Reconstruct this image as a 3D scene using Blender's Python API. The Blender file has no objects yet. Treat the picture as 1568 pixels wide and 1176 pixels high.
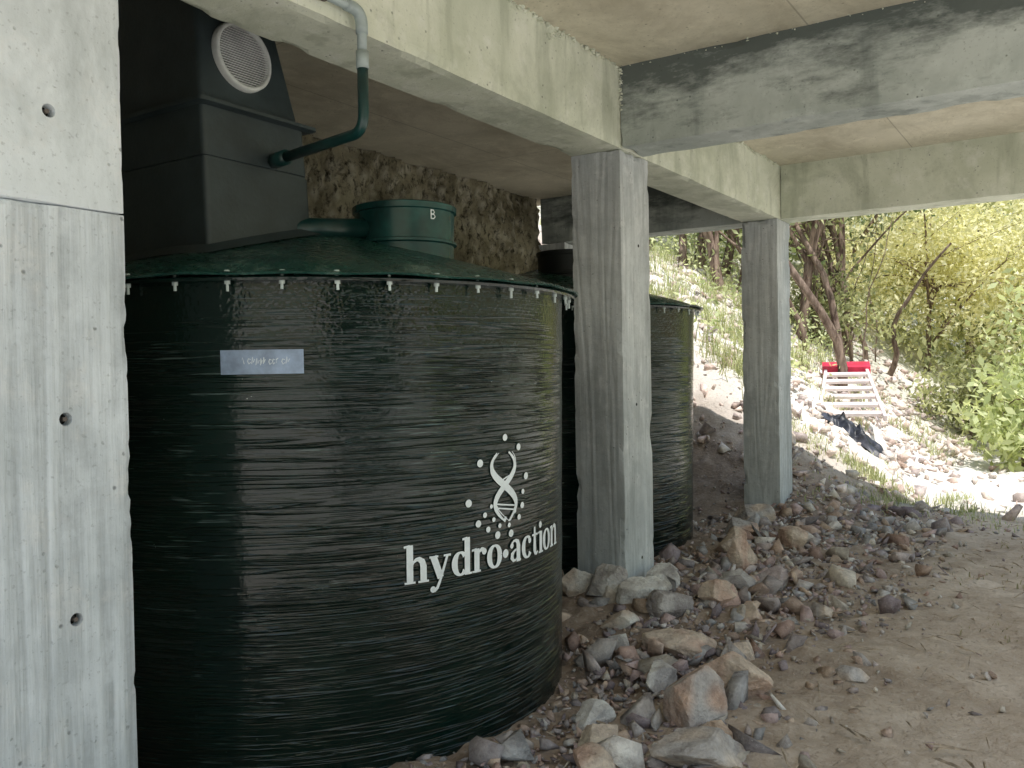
import bpy, bmesh, math, random
import numpy as np
from mathutils import Vector, Matrix, noise
random.seed(7); rng=np.random.default_rng(7)
E=1.25   # eye height: heights below are given relative to the eye and lifted by E
scene=bpy.context.scene

# ------------------------------------------------------------------ helpers
def make_mesh(name, verts, faces, mat=None, smooth=False, parent=None, col=None):
    me=bpy.data.meshes.new(name)
    me.from_pydata([tuple(v) for v in verts],[],[tuple(f) for f in faces])
    if mat: me.materials.append(mat)
    if smooth: me.polygons.foreach_set('use_smooth',[True]*len(me.polygons))
    if col is not None:
        a=me.color_attributes.new('Col','FLOAT_COLOR','POINT')
        a.data.foreach_set('color',np.asarray(col,dtype=np.float32).ravel())
    me.update()
    ob=bpy.data.objects.new(name,me); scene.collection.objects.link(ob)
    if parent: attach(ob,parent)
    return ob
def fast_mesh(name, V, F, mat, col=None, smooth=False):
    V=np.asarray(V,dtype=np.float32); F=np.asarray(F,dtype=np.int32); k=F.shape[1]
    me=bpy.data.meshes.new(name)
    me.vertices.add(len(V)); me.vertices.foreach_set('co',V.ravel())
    me.loops.add(F.size); me.loops.foreach_set('vertex_index',F.ravel())
    me.polygons.add(len(F)); me.polygons.foreach_set('loop_start',np.arange(0,F.size,k,dtype=np.int32))
    me.polygons.foreach_set('loop_total',np.full(len(F),k,dtype=np.int32))
    if smooth: me.polygons.foreach_set('use_smooth',np.ones(len(F),dtype=bool))
    me.materials.append(mat)
    me.update(calc_edges=True)
    if col is not None:
        a=me.color_attributes.new('Col','FLOAT_COLOR','POINT')
        a.data.foreach_set('color',np.asarray(col,dtype=np.float32).ravel())
    ob=bpy.data.objects.new(name,me); scene.collection.objects.link(ob)
    return ob
def attach(ob,parent):
    ob.parent=parent; ob.matrix_parent_inverse=Matrix.Translation(-parent.location)
def empty(name,loc):
    e=bpy.data.objects.new(name,None); e.location=loc; e.empty_display_size=.2
    scene.collection.objects.link(e); return e

class NT:
    def __init__(s,name):
        s.m=bpy.data.materials.new(name); s.m.use_nodes=True; s.t=s.m.node_tree
        s.b=s.t.nodes['Principled BSDF']; s.tc=s.t.nodes.new('ShaderNodeTexCoord')
    def n(s,ty,**k):
        nd=s.t.nodes.new(ty)
        for a,v in k.items():
            if a.startswith('_'): setattr(nd,a[1:],v)
            else: s.put(nd,a,v)
        return nd
    def put(s,nd,key,v):
        key=key.replace('__',' ')
        sock=nd.inputs[key]
        if isinstance(v,bpy.types.NodeSocket): s.t.links.new(v,sock)
        else: sock.default_value=v
    def noise(s,scale,stretch=(1,1,1),detail=5,rough=.6,dist=0,off=(0,0,0)):
        mp=s.n('ShaderNodeMapping'); s.t.links.new(s.tc.outputs['Object'],mp.inputs['Vector'])
        mp.inputs['Scale'].default_value=stretch; mp.inputs['Location'].default_value=off
        nz=s.n('ShaderNodeTexNoise',Scale=scale,Detail=detail,Roughness=rough,Distortion=dist)
        s.t.links.new(mp.outputs[0],nz.inputs['Vector']); return nz.outputs['Fac']
    def ramp(s,fac,stops):
        r=s.n('ShaderNodeValToRGB'); s.t.links.new(fac,r.inputs[0])
        el=r.color_ramp.elements
        while len(el)<len(stops): el.new(.5)
        for e,(p,c) in zip(el,stops):
            e.position=p
            e.color=(c,c,c,1) if isinstance(c,(int,float)) else (*c,1)
        return r.outputs[0]
    def mix(s,f,a,b,mode='MIX'):
        m=s.n('ShaderNodeMix',_data_type='RGBA',_blend_type=mode)
        for idx,v in ((0,f),(6,a),(7,b)):
            if isinstance(v,bpy.types.NodeSocket): s.t.links.new(v,m.inputs[idx])
            elif idx==0: m.inputs[0].default_value=v
            else: m.inputs[idx].default_value=(*v,1)
        return m.outputs[2]
    def math(s,op,a,b=0.0,c=None,clamp=False):
        m=s.n('ShaderNodeMath',_operation=op,_use_clamp=clamp)
        for i,v in enumerate((a,b) if c is None else (a,b,c)):
            if isinstance(v,bpy.types.NodeSocket): s.t.links.new(v,m.inputs[i])
            else: m.inputs[i].default_value=v
        return m.outputs[0]
    def bump(s,h,strength,dist,prev=None):
        b=s.n('ShaderNodeBump',Strength=strength,Distance=dist,Height=h)
        if prev: s.t.links.new(prev,b.inputs['Normal'])
        return b.outputs[0]
    def xyz(s):
        x=s.n('ShaderNodeSeparateXYZ'); s.t.links.new(s.tc.outputs['Object'],x.inputs[0]); return x.outputs
    def fin(s,color=None,rough=.8,normal=None,spec=None,coat=None):
        if color is not None: s.put(s.b,'Base Color',color if isinstance(color,bpy.types.NodeSocket) else (*color,1))
        s.put(s.b,'Roughness',rough)
        if normal: s.put(s.b,'Normal',normal)
        if spec is not None: s.put(s.b,'Specular IOR Level',spec)
        if coat: s.put(s.b,'Coat Weight',coat[0]); s.put(s.b,'Coat Roughness',coat[1])
        return s.m

BB=1.085; SL=1.49; XR=.84; YN=-.55
def concrete(name,light,dark,axis='z',stain=(.10,.105,.08),stain_amt=.5,grain=.6,kind='std'):
    m=NT(name)
    st={'z':(9,9,.8),'y':(9,.8,9),'x':(.8,9,9)}[axis]
    st2={'z':(30,30,1.2),'y':(30,1.2,30),'x':(1.2,30,30)}[axis]
    big=m.noise(1.7,(1,1,1),detail=5,rough=.65,dist=.5)
    mid=m.noise(9,(1,1,1),detail=5,rough=.7)
    spk=m.noise(70,(1,1,1),detail=2,rough=.7)
    c=m.mix(m.ramp(big,[(.36,0),(.64,1)]),dark,light)
    b=None
    if grain>.05:
        g=m.noise(.55,st,detail=2,rough=.4,dist=.3)
        ringn=m.math('MULTIPLY_ADD',m.math('SINE',m.math('MULTIPLY',g,60.)),.5,.5)
        fine=m.noise(1.3,st2,detail=4,rough=.7)
        patch=m.ramp(mid,[(.35,.25),(.6,1)])
        c=m.mix(m.math('MULTIPLY',m.math('MULTIPLY',m.ramp(fine,[(.35,1),(.6,0)]),patch),.6*grain),c,tuple(d*.55 for d in dark))
        c=m.mix(m.math('MULTIPLY',m.math('MULTIPLY',m.ramp(ringn,[(0,1),(.35,0)]),patch),.45*grain),c,tuple(d*.6 for d in dark))
        b=m.bump(ringn,.5*grain,.004); b=m.bump(fine,.7*grain,.006,b)
    c=m.mix(m.math('MULTIPLY',m.ramp(mid,[(.52,0),(.72,1)]),.5),c,tuple(min(.85,l*1.2) for l in light))
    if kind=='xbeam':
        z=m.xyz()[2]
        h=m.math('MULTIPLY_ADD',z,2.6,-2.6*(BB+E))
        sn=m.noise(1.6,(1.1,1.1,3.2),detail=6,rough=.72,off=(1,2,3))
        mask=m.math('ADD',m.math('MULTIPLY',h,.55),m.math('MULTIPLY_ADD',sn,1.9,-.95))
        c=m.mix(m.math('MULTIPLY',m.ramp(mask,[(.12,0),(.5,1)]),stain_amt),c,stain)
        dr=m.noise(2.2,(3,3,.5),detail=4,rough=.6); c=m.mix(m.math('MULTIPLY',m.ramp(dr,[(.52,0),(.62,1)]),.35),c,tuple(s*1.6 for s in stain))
    else:
        st_n=m.noise(1.3,{'z':(2,2,.6),'y':(1.6,.9,1.2),'x':(.9,1.6,1.2)}[axis],detail=6,rough=.75,dist=.4,off=(3,5,1))
        c=m.mix(m.math('MULTIPLY',m.ramp(st_n,[(.48,0),(.66,1)]),stain_amt),c,stain)
        if kind=='beam':
            dr=m.noise(2.4,(3,3,.45),detail=4,rough=.6); c=m.mix(m.math('MULTIPLY',m.ramp(dr,[(.54,0),(.64,1)]),.45),c,stain)
    c=m.mix(m.math('MULTIPLY',m.ramp(spk,[(.62,0),(.72,1)]),.35),c,tuple(d*.4 for d in dark))
    vor=m.n('ShaderNodeTexVoronoi',Scale=26.); m.t.links.new(m.tc.outputs['Object'],vor.inputs['Vector'])
    pit=m.ramp(vor.outputs['Distance'],[(.06,0),(.15,1)])
    pitm=m.math('MAXIMUM',pit,m.ramp(mid,[(.5,1),(.58,0)]))
    c=m.mix(m.math('MULTIPLY',m.math('SUBTRACT',1.,pitm),.75),c,tuple(d*.3 for d in dark))
    if kind=='slab':
        o=m.xyz()
        for ax,per,ph in ((0,1.22,.35),(1,2.44,1.35)):
            fr=m.math('FRACT',m.math('MULTIPLY_ADD',o[ax],1/per,10+ph))
            ln=m.math('LESS_THAN',m.math('ABSOLUTE',m.math('SUBTRACT',fr,.5)),.004/per)
            c=m.mix(m.math('MULTIPLY',ln,.5),c,tuple(d*.4 for d in dark))
    b=m.bump(mid,.5,.01,b); b=m.bump(pitm,.6,.006,b)
    return m.fin(c,.9,b,spec=.25)

M_POST=concrete('post_concrete',(.78,.83,.88),(.57,.62,.66),'z',stain=(.33,.36,.38),stain_amt=.5,grain=1.1)
M_POST2=concrete('post_concrete_upper',(.78,.83,.87),(.62,.67,.70),'z',stain=(.42,.46,.47),stain_amt=.7,grain=.12)
M_COL=concrete('column_concrete',(.70,.73,.74),(.47,.50,.51),'z',stain=(.27,.29,.29),stain_amt=.6,grain=.85)
M_BEAM=concrete('beam_concrete',(.76,.78,.66),(.59,.62,.50),'y',stain=(.36,.39,.30),stain_amt=.6,grain=0,kind='beam')
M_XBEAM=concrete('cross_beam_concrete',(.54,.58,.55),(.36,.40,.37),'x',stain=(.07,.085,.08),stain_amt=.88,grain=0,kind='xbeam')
M_SLAB=concrete('slab_concrete',(.68,.64,.51),(.54,.51,.40),'y',stain=(.36,.32,.23),stain_amt=.55,grain=0,kind='slab')

def simple(name,c,rough=.5,var=.25,scale=6,bump=.0,spec=.5,metal=0):
    m=NT(name); n=m.noise(scale,detail=4,rough=.65)
    col=m.mix(m.ramp(n,[(.35,0),(.65,1)]),tuple(x*(1-var) for x in c),tuple(min(1,x*(1+var)) for x in c))
    b=m.bump(m.noise(scale*9,detail=2),bump,.003) if bump else None
    m.b.inputs['Metallic'].default_value=metal
    return m.fin(col,rough,b,spec=spec)
M_DARK=simple('dark_recess',(.01,.01,.01),.9)
M_STEEL=simple('tie_steel',(.12,.10,.09),.6)

def cbox(name,x0,x1,y0,y1,z0,z1,mat,parent=None,step=.07,chip=.006,amp=.0012,maxn=90):
    n=[max(2,min(maxn,int(round((b-a)/step)))) for a,b in ((x0,x1),(y0,y1),(z0,z1))]
    lo=(x0,y0,z0+E); hi=(x1,y1,z1+E); idx={}; V=[]; F=[]
    fr=min(30.,.45/step)
    def vid(i,j,k):
        key=(i,j,k)
        if key in idx: return idx[key]
        q=(i,j,k); p=[lo[a]+(hi[a]-lo[a])*q[a]/n[a] for a in range(3)]
        on=[a for a in range(3) if q[a] in (0,n[a])]
        P=Vector(p); nv=noise.noise_vector(P*5)*amp
        c=0
        if len(on)>=2:
            t=noise.noise(P*4+Vector((3,1,7)))+.6*noise.noise(P*fr)
            c=.0015+chip*max(0,t-.12)*2.2
        for a in range(3):
            p[a]+=nv[a]
            if c and a in on: p[a]+= c if q[a]==0 else -c
        idx[key]=len(V); V.append(p); return idx[key]
    for a in range(3):
        u,v=(a+1)%3,(a+2)%3
        for side in (0,n[a]):
            for i in range(n[u]):
                for j in range(n[v]):
                    q=[]
                    for di,dj in ((0,0),(1,0),(1,1),(0,1)):
                        t=[0,0,0]; t[a]=side; t[u]=i+di; t[v]=j+dj; q.append(vid(*t))
                    F.append(q if side else q[::-1])
    return make_mesh(name,V,F,mat,False,parent)

# ------------------------------------------------------------------ building
bld=empty('concrete_building',(-1.0,2.5,0))
post=cbox('column_foreground',-2.27,-1.96,.88,1.283,-1.6,.387,M_POST,bld,step=.015,maxn=140,chip=.004)
up=cbox('column_foreground_upper_lift',-2.275,-1.955,.876,1.279,.388,BB-.002,M_POST2,bld,step=.015,chip=.002)
HOLES=[(1.10,.596),(1.123,-.10),(1.136,-.564)]
def carve(ob,holes,xf,depth=.045):
    bm=bmesh.new()
    for (y,z) in holes:
        bmesh.ops.create_cone(bm,cap_ends=True,segments=24,radius1=.012,radius2=.019,depth=depth*2,
            matrix=Matrix.Translation((xf,y,z+E))@Matrix.Rotation(math.pi/2,4,'Y'))
    me=bpy.data.meshes.new('c'); bm.to_mesh(me); bm.free()
    cut=bpy.data.objects.new('c',me); scene.collection.objects.link(cut)
    md=ob.modifiers.new('b','BOOLEAN'); md.operation='DIFFERENCE'; md.object=cut; md.solver='EXACT'
    bpy.context.view_layer.update(); dg=bpy.context.evaluated_depsgraph_get()
    nm=bpy.data.meshes.new_from_object(ob.evaluated_get(dg)); ob.modifiers.clear(); ob.data=nm
    bpy.data.objects.remove(cut)
carve(post,HOLES[1:],-1.96); carve(up,HOLES[:1],-1.955)
def cyl_x(name,x,y,z,r,L,mat,parent,seg=16,r2=None):
    bm=bmesh.new(); bmesh.ops.create_cone(bm,cap_ends=True,segments=seg,radius1=r,radius2=r2 or r,depth=L,
        matrix=Matrix.Translation((x,y,z+E))@Matrix.Rotation(math.pi/2,4,'Y'))
    me=bpy.data.meshes.new(name); bm.to_mesh(me); bm.free(); me.materials.append(mat)
    o=bpy.data.objects.new(name,me); scene.collection.objects.link(o); attach(o,parent)
for (y,z) in HOLES:
    cyl_x('tie_hole_bottom',-1.988,y,z,.0185,.008,M_DARK,bld); cyl_x('tie_rod',-1.980,y,z,.0055,.036,M_STEEL,bld,10)
for (y,z) in ((4.20,.62),(4.19,-1.0),(4.15,-.2)):
    cyl_x('tie_spot',-1.9605,y,z,.008,.003,M_DARK,bld)
cbox('column_middle',-2.24,-1.96,4.0,4.34,-1.6,BB,M_COL,bld,step=.03,chip=.009,maxn=100)
cbox('column_far',-2.24,-1.96,6.64,6.97,-1.6,BB,M_COL,bld,step=.035,chip=.009)
cbox('column_wall_end',-4.10,-3.82,6.69,6.96,-1.6,BB,M_COL,bld,step=.1)
cbox('main_beam',-2.242,-1.958,YN,6.985,BB,SL+.01,M_BEAM,bld,step=.04,maxn=190,chip=.009)
cbox('cross_beam_middle',-1.955,XR-.05,4.004,4.26,BB+.003,SL+.01,M_XBEAM,bld,step=.04,chip=.009)
cbox('cross_beam_far',-1.955,XR-.05,6.72,6.965,BB+.003,SL+.01,M_BEAM,bld,step=.05)
cbox('cross_beam_inner',-4.08,-2.245,6.72,6.965,BB+.003,SL+.01,M_XBEAM,bld,step=.1)
cbox('floor_slab',-4.5,XR,YN,7.0,SL,SL+.14,M_SLAB,bld,step=.12,amp=.003)
V=[];F=[]
def crumb_line(p0,p1,n,s):
    for i in range(n):
        t=random.random(); p=Vector(p0).lerp(Vector(p1),t)+Vector((random.uniform(-.006,.006),random.uniform(-.006,.006),random.uniform(-.012,.01)))
        bm=bmesh.new(); r=s*random.uniform(.4,1.2)
        for _ in range(9): bm.verts.new(Vector((random.gauss(0,1)*1.5,random.gauss(0,1)*1.5,random.gauss(0,.8))).normalized()*r*random.uniform(.7,1.2)+p)
        bmesh.ops.convex_hull(bm,input=bm.verts); bm.verts.index_update(); b=len(V)
        V.extend([v.co.copy() for v in bm.verts]); F.extend([[b+v.index for v in f.verts] for f in bm.faces]); bm.free()
crumb_line((-1.955,2.9,SL-.006+E),(-1.955,4.0,SL-.006+E),110,.013)
crumb_line((-1.958,3.3,SL-.07+E),(-1.958,3.42,SL-.02+E),44,.012)
crumb_line((-1.95,4.0,SL-.22+E),(-1.95,4.0,SL+E),40,.010)
crumb_line((-1.955,4.3,SL-.01+E),(-1.955,6.6,SL-.01+E),110,.016)
crumb_line((-1.955,5.0,SL-.05+E),(-1.955,5.3,SL-.02+E),40,.02)
crumb_line((-1.9,4.0,SL-.004+E),(.6,4.0,SL-.004+E),50,.007)
make_mesh('joint_mortar',V,F,M_BEAM,False,bld)

# rough masonry-like sprayed wall with embedded stones
m=NT('retaining_wall'); n1=m.noise(2.5,detail=5,rough=.7); n2=m.noise(22,(1,1,.6),detail=5,rough=.75)
vw=m.n('ShaderNodeTexVoronoi',Scale=11.); mpw=m.n('ShaderNodeMapping'); m.t.links.new(m.tc.outputs['Object'],mpw.inputs['Vector'])
mpw.inputs['Scale'].default_value=(1,1,.7); m.t.links.new(mpw.outputs[0],vw.inputs['Vector'])
st=m.ramp(vw.outputs['Distance'],[(.15,1),(.55,0)])
c=m.mix(m.ramp(n1,[(.35,0),(.62,1)]),(.13,.115,.07),(.36,.33,.23)); c=m.mix(m.math('MULTIPLY',st,.55),c,(.56,.53,.43))
c=m.mix(m.ramp(n2,[(.36,1),(.5,0)]),c,(.05,.045,.03))
b=m.bump(st,.6,.03); b=m.bump(n2,.9,.02,b)
M_WALL=m.fin(c,.95,b,spec=.15)
def rough_wall(name,P0,P1,nrm,z0,z1,amp):
    L=(Vector(P1)-Vector(P0)).length; nu=int(L/.03); nv=int((z1-z0)/.03); V=[];F=[]
    for i in range(nu+1):
        for j in range(nv+1):
            p=Vector(P0).lerp(Vector(P1),i/nu); p=Vector((p.x,p.y,z0+(z1-z0)*j/nv+E))
            q=Vector((p.x,p.y,p.z*.6))
            d=amp*(.8*noise.noise(q*4)+.9*abs(noise.noise(q*10))+.5*noise.noise(p*22))
            V.append(p+Vector(nrm)*d)
    for i in range(nu):
        for j in range(nv):
            a=i*(nv+1)+j; F.append((a,a+nv+1,a+nv+2,a+1))
    b=len(V)
    q=[Vector(P0)-Vector(nrm)*.35,Vector(P1)-Vector(nrm)*.35]
    V+=[(q[0].x,q[0].y,z0+E),(q[1].x,q[1].y,z0+E),(q[1].x,q[1].y,z1+E),(q[0].x,q[0].y,z1+E)]
    F+=[(b,b+1,b+2,b+3),(0,nu*(nv+1),b+1,b),(nv,nu*(nv+1)+nv,b+2,b+3)]
    ob=make_mesh(name,V,F,M_WALL,True); ob.data.set_sharp_from_angle(angle=math.radians(40)); return ob
w=rough_wall('retaining_wall',(-4.1,YN,0),(-4.1,6.72,0),(1,0,0),-1.6,SL-.004,.07)
w2=rough_wall('unseen_end_wall',(-4.0,-.15,0),(-2.0,-.15,0),(0,1,0),-1.6,SL-.004,.03); attach(w2,bld)  # wall out of view, added to keep the tank's left side dark

# ------------------------------------------------------------------ terrain
def sst(a,b,x):
    t=np.clip((x-a)/(b-a),0,1); return t*t*(3-2*t)
def Hb(x,y):
    x=np.asarray(x,float); y=np.asarray(y,float)
    h=-1.19-.06*np.exp(-(((x+2.67)**2+(y-2.58)**2)/1.3**2)**2)
    h=h+.07*np.exp(-((x+1.9)/.55)**2)*sst(3.2,3.9,y)
    s=np.maximum(0,-x-1.2); s=s*s/(s+.25)
    hill=.78*np.minimum(s,3.4)+.3*np.maximum(s-3.4,0); hill=np.minimum(hill,9)
    t=np.maximum(sst(6.3,8.3,y),sst(-4.15,-4.4,x))
    h=h+hill*t
    h=h-.10*np.minimum(np.maximum(x-3,0),60)
    h=h+.10*np.clip(y-13,0,60)
    return h
def axis(a,b,st,far):
    c=list(np.arange(a,b,st)); s=st; x=a
    L=[]
    while x>-far: s*=1.16; x-=s; L.append(x)
    R=[]; s=st; x=c[-1]
    while x<far: s*=1.16; x+=s; R.append(x)
    return np.array(L[::-1]+c+R)
xs=axis(-4.6,1.2,.032,320); ys=axis(1.2,10.0,.032,320)
X,Y=np.meshgrid(xs,ys,indexing='ij'); Z=Hb(X,Y)
for i in range(X.shape[0]):
    for j in range(X.shape[1]):
        x=X[i,j]; y=Y[i,j]
        if abs(x)>14 or y>20 or y<-5: continue
        r=.85+.65*float(1/(1+math.exp((x+1.1)*5)))
        p=Vector((x,y,0))
        Z[i,j]+= .03*noise.noise(p*1.7)+r*(.014*noise.noise(p*7)+.016*noise.noise(p*12)+.009*noise.noise(p*25))+(.05*noise.noise(p*3)*r if y>7.5 else 0)
Z+=E
nx,ny=X.shape
Vt=np.stack([X,Y,Z],-1).reshape(-1,3)
I,J=np.meshgrid(np.arange(nx-1),np.arange(ny-1),indexing='ij'); a=(I*ny+J).ravel()
Ft=np.stack([a,a+ny,a+ny+1,a+1],-1)
m=NT('ground_soil'); o=m.xyz()
n1=m.noise(1.3,detail=5,rough=.65); n2=m.noise(6,detail=6,rough=.75); n3=m.noise(45,detail=4,rough=.7)
dirt=m.mix(m.ramp(n1,[(.35,0),(.65,1)]),(.53,.43,.34),(.72,.61,.51))
dirt=m.mix(m.math('MULTIPLY',m.ramp(n2,[(.4,1),(.62,0)]),.55),dirt,(.40,.31,.235))
rub=m.mix(m.ramp(n2,[(.35,0),(.65,1)]),(.22,.165,.125),(.42,.33,.26))
edge=m.math('ADD',o[0],m.math('MULTIPLY',m.math('SUBTRACT',n1,.5),1.6))
f=m.ramp(m.math('MULTIPLY_ADD',edge,.6,1.1),[(.2,0),(.75,1)])
c=m.mix(f,rub,dirt)
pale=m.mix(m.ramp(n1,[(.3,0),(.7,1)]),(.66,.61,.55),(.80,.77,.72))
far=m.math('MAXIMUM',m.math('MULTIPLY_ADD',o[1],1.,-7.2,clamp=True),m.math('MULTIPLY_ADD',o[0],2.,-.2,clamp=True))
far=m.math('MAXIMUM',far,m.math('MULTIPLY_ADD',o[1],-1.,1.2,clamp=True))  # unseen ground beside and behind the camera lightened to bounce light inside
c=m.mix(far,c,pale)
green=m.math('MULTIPLY',m.ramp(m.math('MULTIPLY_ADD',o[1],.12,-1.3,clamp=True),[(0,0),(1,1)]),m.ramp(n1,[(.4,0),(.55,1)]))
c=m.mix(green,c,(.20,.22,.10))
c=m.mix(m.math('MULTIPLY',m.ramp(n3,[(.55,0),(.72,1)]),.45),c,(.72,.64,.57))
c=m.mix(m.math('MULTIPLY',m.ramp(n3,[(.3,1),(.43,0)]),.5),c,(.22,.165,.12))
b=m.bump(n2,.7,.035); b=m.bump(n3,.7,.012,b)
M_GR=m.fin(c,.95,b,spec=.15)
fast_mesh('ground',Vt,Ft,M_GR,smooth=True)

# ------------------------------------------------------------------ rocks
m=NT('rock_stone'); at=m.n('ShaderNodeAttribute',_attribute_name='Col')
n1=m.noise(16,detail=5,rough=.75); n2=m.noise(90,detail=3,rough=.7)
c=m.mix(m.ramp(n1,[(.3,0),(.7,1)]),(.6,.56,.54),(1.3,1.3,1.27)); 
c=m.mix(1.,at.outputs['Color'],c,'MULTIPLY')
c=m.mix(m.math('MULTIPLY',m.ramp(n2,[(.58,0),(.7,1)]),.35),c,(.7,.66,.62))
b=m.bump(n1,.8,.02); b=m.bump(n2,.5,.004,b)
M_ROCK=m.fin(c,.9,b,spec=.2)
ROCKC=[(.58,.44,.37),(.52,.37,.32),(.48,.42,.41),(.38,.34,.35),(.60,.55,.53),(.64,.58,.51),(.36,.30,.32),(.62,.48,.38),(.52,.45,.44),(.74,.70,.67),(.56,.43,.42),(.44,.43,.44)]
tmpl=[]
for k in range(26):
    bm=bmesh.new()
    for _ in range(random.choice([6,7,8,9])):
        v=Vector((random.gauss(0,1),random.gauss(0,1),random.gauss(0,1))).normalized()
        v=Vector((v.x*1.1,v.y*random.uniform(.6,.9),v.z*random.uniform(.4,.75)))*random.uniform(.8,1.2); bm.verts.new(v)
    bmesh.ops.convex_hull(bm,input=bm.verts)
    loose=[v for v in bm.verts if not v.link_faces]
    bmesh.ops.delete(bm,geom=loose,context='VERTS')
    bm.verts.index_update()
    tmpl.append((np.array([v.co[:] for v in bm.verts]),np.array([[v.index for v in f.verts] for f in bm.faces if len(f.verts)==3]))); bm.free()
def rot_rand(flat=1.):
    a=random.uniform(0,6.283); 
    return np.array((Matrix.Rotation(a,3,'Z')@Matrix.Rotation(random.gauss(0,.5)*flat,3,'X')@Matrix.Rotation(random.gauss(0,.5)*flat,3,'Y')))
def rock_mass(name,items,cols=ROCKC):
    Vs=[];Fs=[];Cs=[];b=0
    for (x,y,s) in items:
        tv,tf=random.choice(tmpl); R=rot_rand()
        v=(tv*s)@R.T; z=float(Hb(x,y))+E+s*.28
        v=v+np.array([x,y,z]); c=np.array(random.choice(cols))*random.uniform(.7,1.2)
        Vs.append(v);Fs.append(tf+b);Cs.append(np.tile([*c,1],(len(v),1))); b+=len(v)
    return fast_mesh(name,np.vstack(Vs),np.vstack(Fs),M_ROCK,np.vstack(Cs))
T1=(-2.67,2.577); T2=(-3.13,5.12); R0=1.02
def ok(x,y,mg=0.):
    if math.hypot(x-T1[0],y-T1[1])<R0+.0+mg: return False
    if math.hypot(x-T2[0],y-T2[1])<R0+mg: return False
    for (a,b_) in ((4.0,4.34),(6.64,6.97)):
        if -2.24-mg<x<-1.96+mg and a-mg<y<b_+mg: return False
    return True
items=[]
while len(items)<7000:
    x=-1.2+random.gauss(0,.55)-.2; y=random.uniform(1.2,7.6)
    if x>.3 or x<-4 or not ok(x,y): continue
    if y<3.2 and x<-1.6 and random.random()<.3: continue
    dens=1/(1+math.exp((x+.98+.12*math.sin(y*2.3))*6))
    if random.random()>dens+.05: continue
    s=random.choice([.006,.008,.011,.015,.023])*random.uniform(.7,1.4)
    items.append((x,y,s))
rock_mass('gravel',items)
items=[]
while len(items)<860:
    x=random.gauss(-1.45,.38); y=random.uniform(2.2,7.6)
    if x>-.7 or x<-2.6 or not ok(x,y,.03): continue
    if y<3.0 and x<-1.3 and random.random()<.55: continue
    s=min(.105,.024*math.exp(abs(random.gauss(0,.68))))
    items.append((x,y,s))
for _ in range(80):
    items.append((random.uniform(-1.3,.4),random.uniform(2.2,7),random.uniform(.01,.022)))
rock_mass('rock_rubble',items)
items=[]
while len(items)<3200:
    x=random.uniform(-5.0,.5); y=random.uniform(7.2,15)
    if x>-1.2 and random.random()<.9: continue
    items.append((x,y,random.choice([.02,.03,.04,.055,.08])*random.uniform(.6,1.3)))
rock_mass('bank_rocks',items,[(.78,.67,.61),(.68,.54,.48),(.80,.74,.69),(.55,.47,.45),(.80,.70,.64)])

def big_rock(loc,s,col,seed,col2=None):
    random.seed(seed); pl=[]
    for _ in range(10):
        n=Vector((random.gauss(0,1),random.gauss(0,1),random.gauss(0,1))).normalized(); pl.append((n,random.uniform(.55,.9)))
    bm=bmesh.new(); bmesh.ops.create_icosphere(bm,subdivisions=5,radius=1)
    off=Vector((seed*3.1,seed,0)); R=Matrix.Rotation(random.uniform(0,6),3,'Z')
    for v in bm.verts:
        d=v.co.normalized(); r=1.2
        for n,h in pl:
            q=d.dot(n)
            if q>.05: r=min(r,h/q)
        r*=1+.05*noise.noise(d*2.5+off)+.03*noise.noise(d*8+off)+.02*noise.noise(d*20+off)
        p=Vector((d.x*s[0],d.y*s[1],d.z*s[2]))*r; v.co=R@p
    me=bpy.data.meshes.new('rock'); bm.to_mesh(me); bm.free(); me.materials.append(M_ROCK)
    a=me.color_attributes.new('Col','FLOAT_COLOR','POINT')
    buf=[]
    for v in me.vertices:
        t=max(0,min(1,.5+2.2*noise.noise(v.co*9+off))); c2=col2 or col
        buf+= [col[i]*(1-t)+c2[i]*t for i in range(3)]+[1]
    a.data.foreach_set('color',buf)
    o=bpy.data.objects.new('rock',me); scene.collection.objects.link(o)
    z=float(Hb(loc[0],loc[1]))+E+s[2]*.45
    o.location=(loc[0],loc[1],z)
TAN=(.66,.55,.46);GRY=(.50,.47,.46);RED=(.58,.41,.33);WHT=(.76,.74,.71);DRK=(.33,.30,.30)
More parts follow.
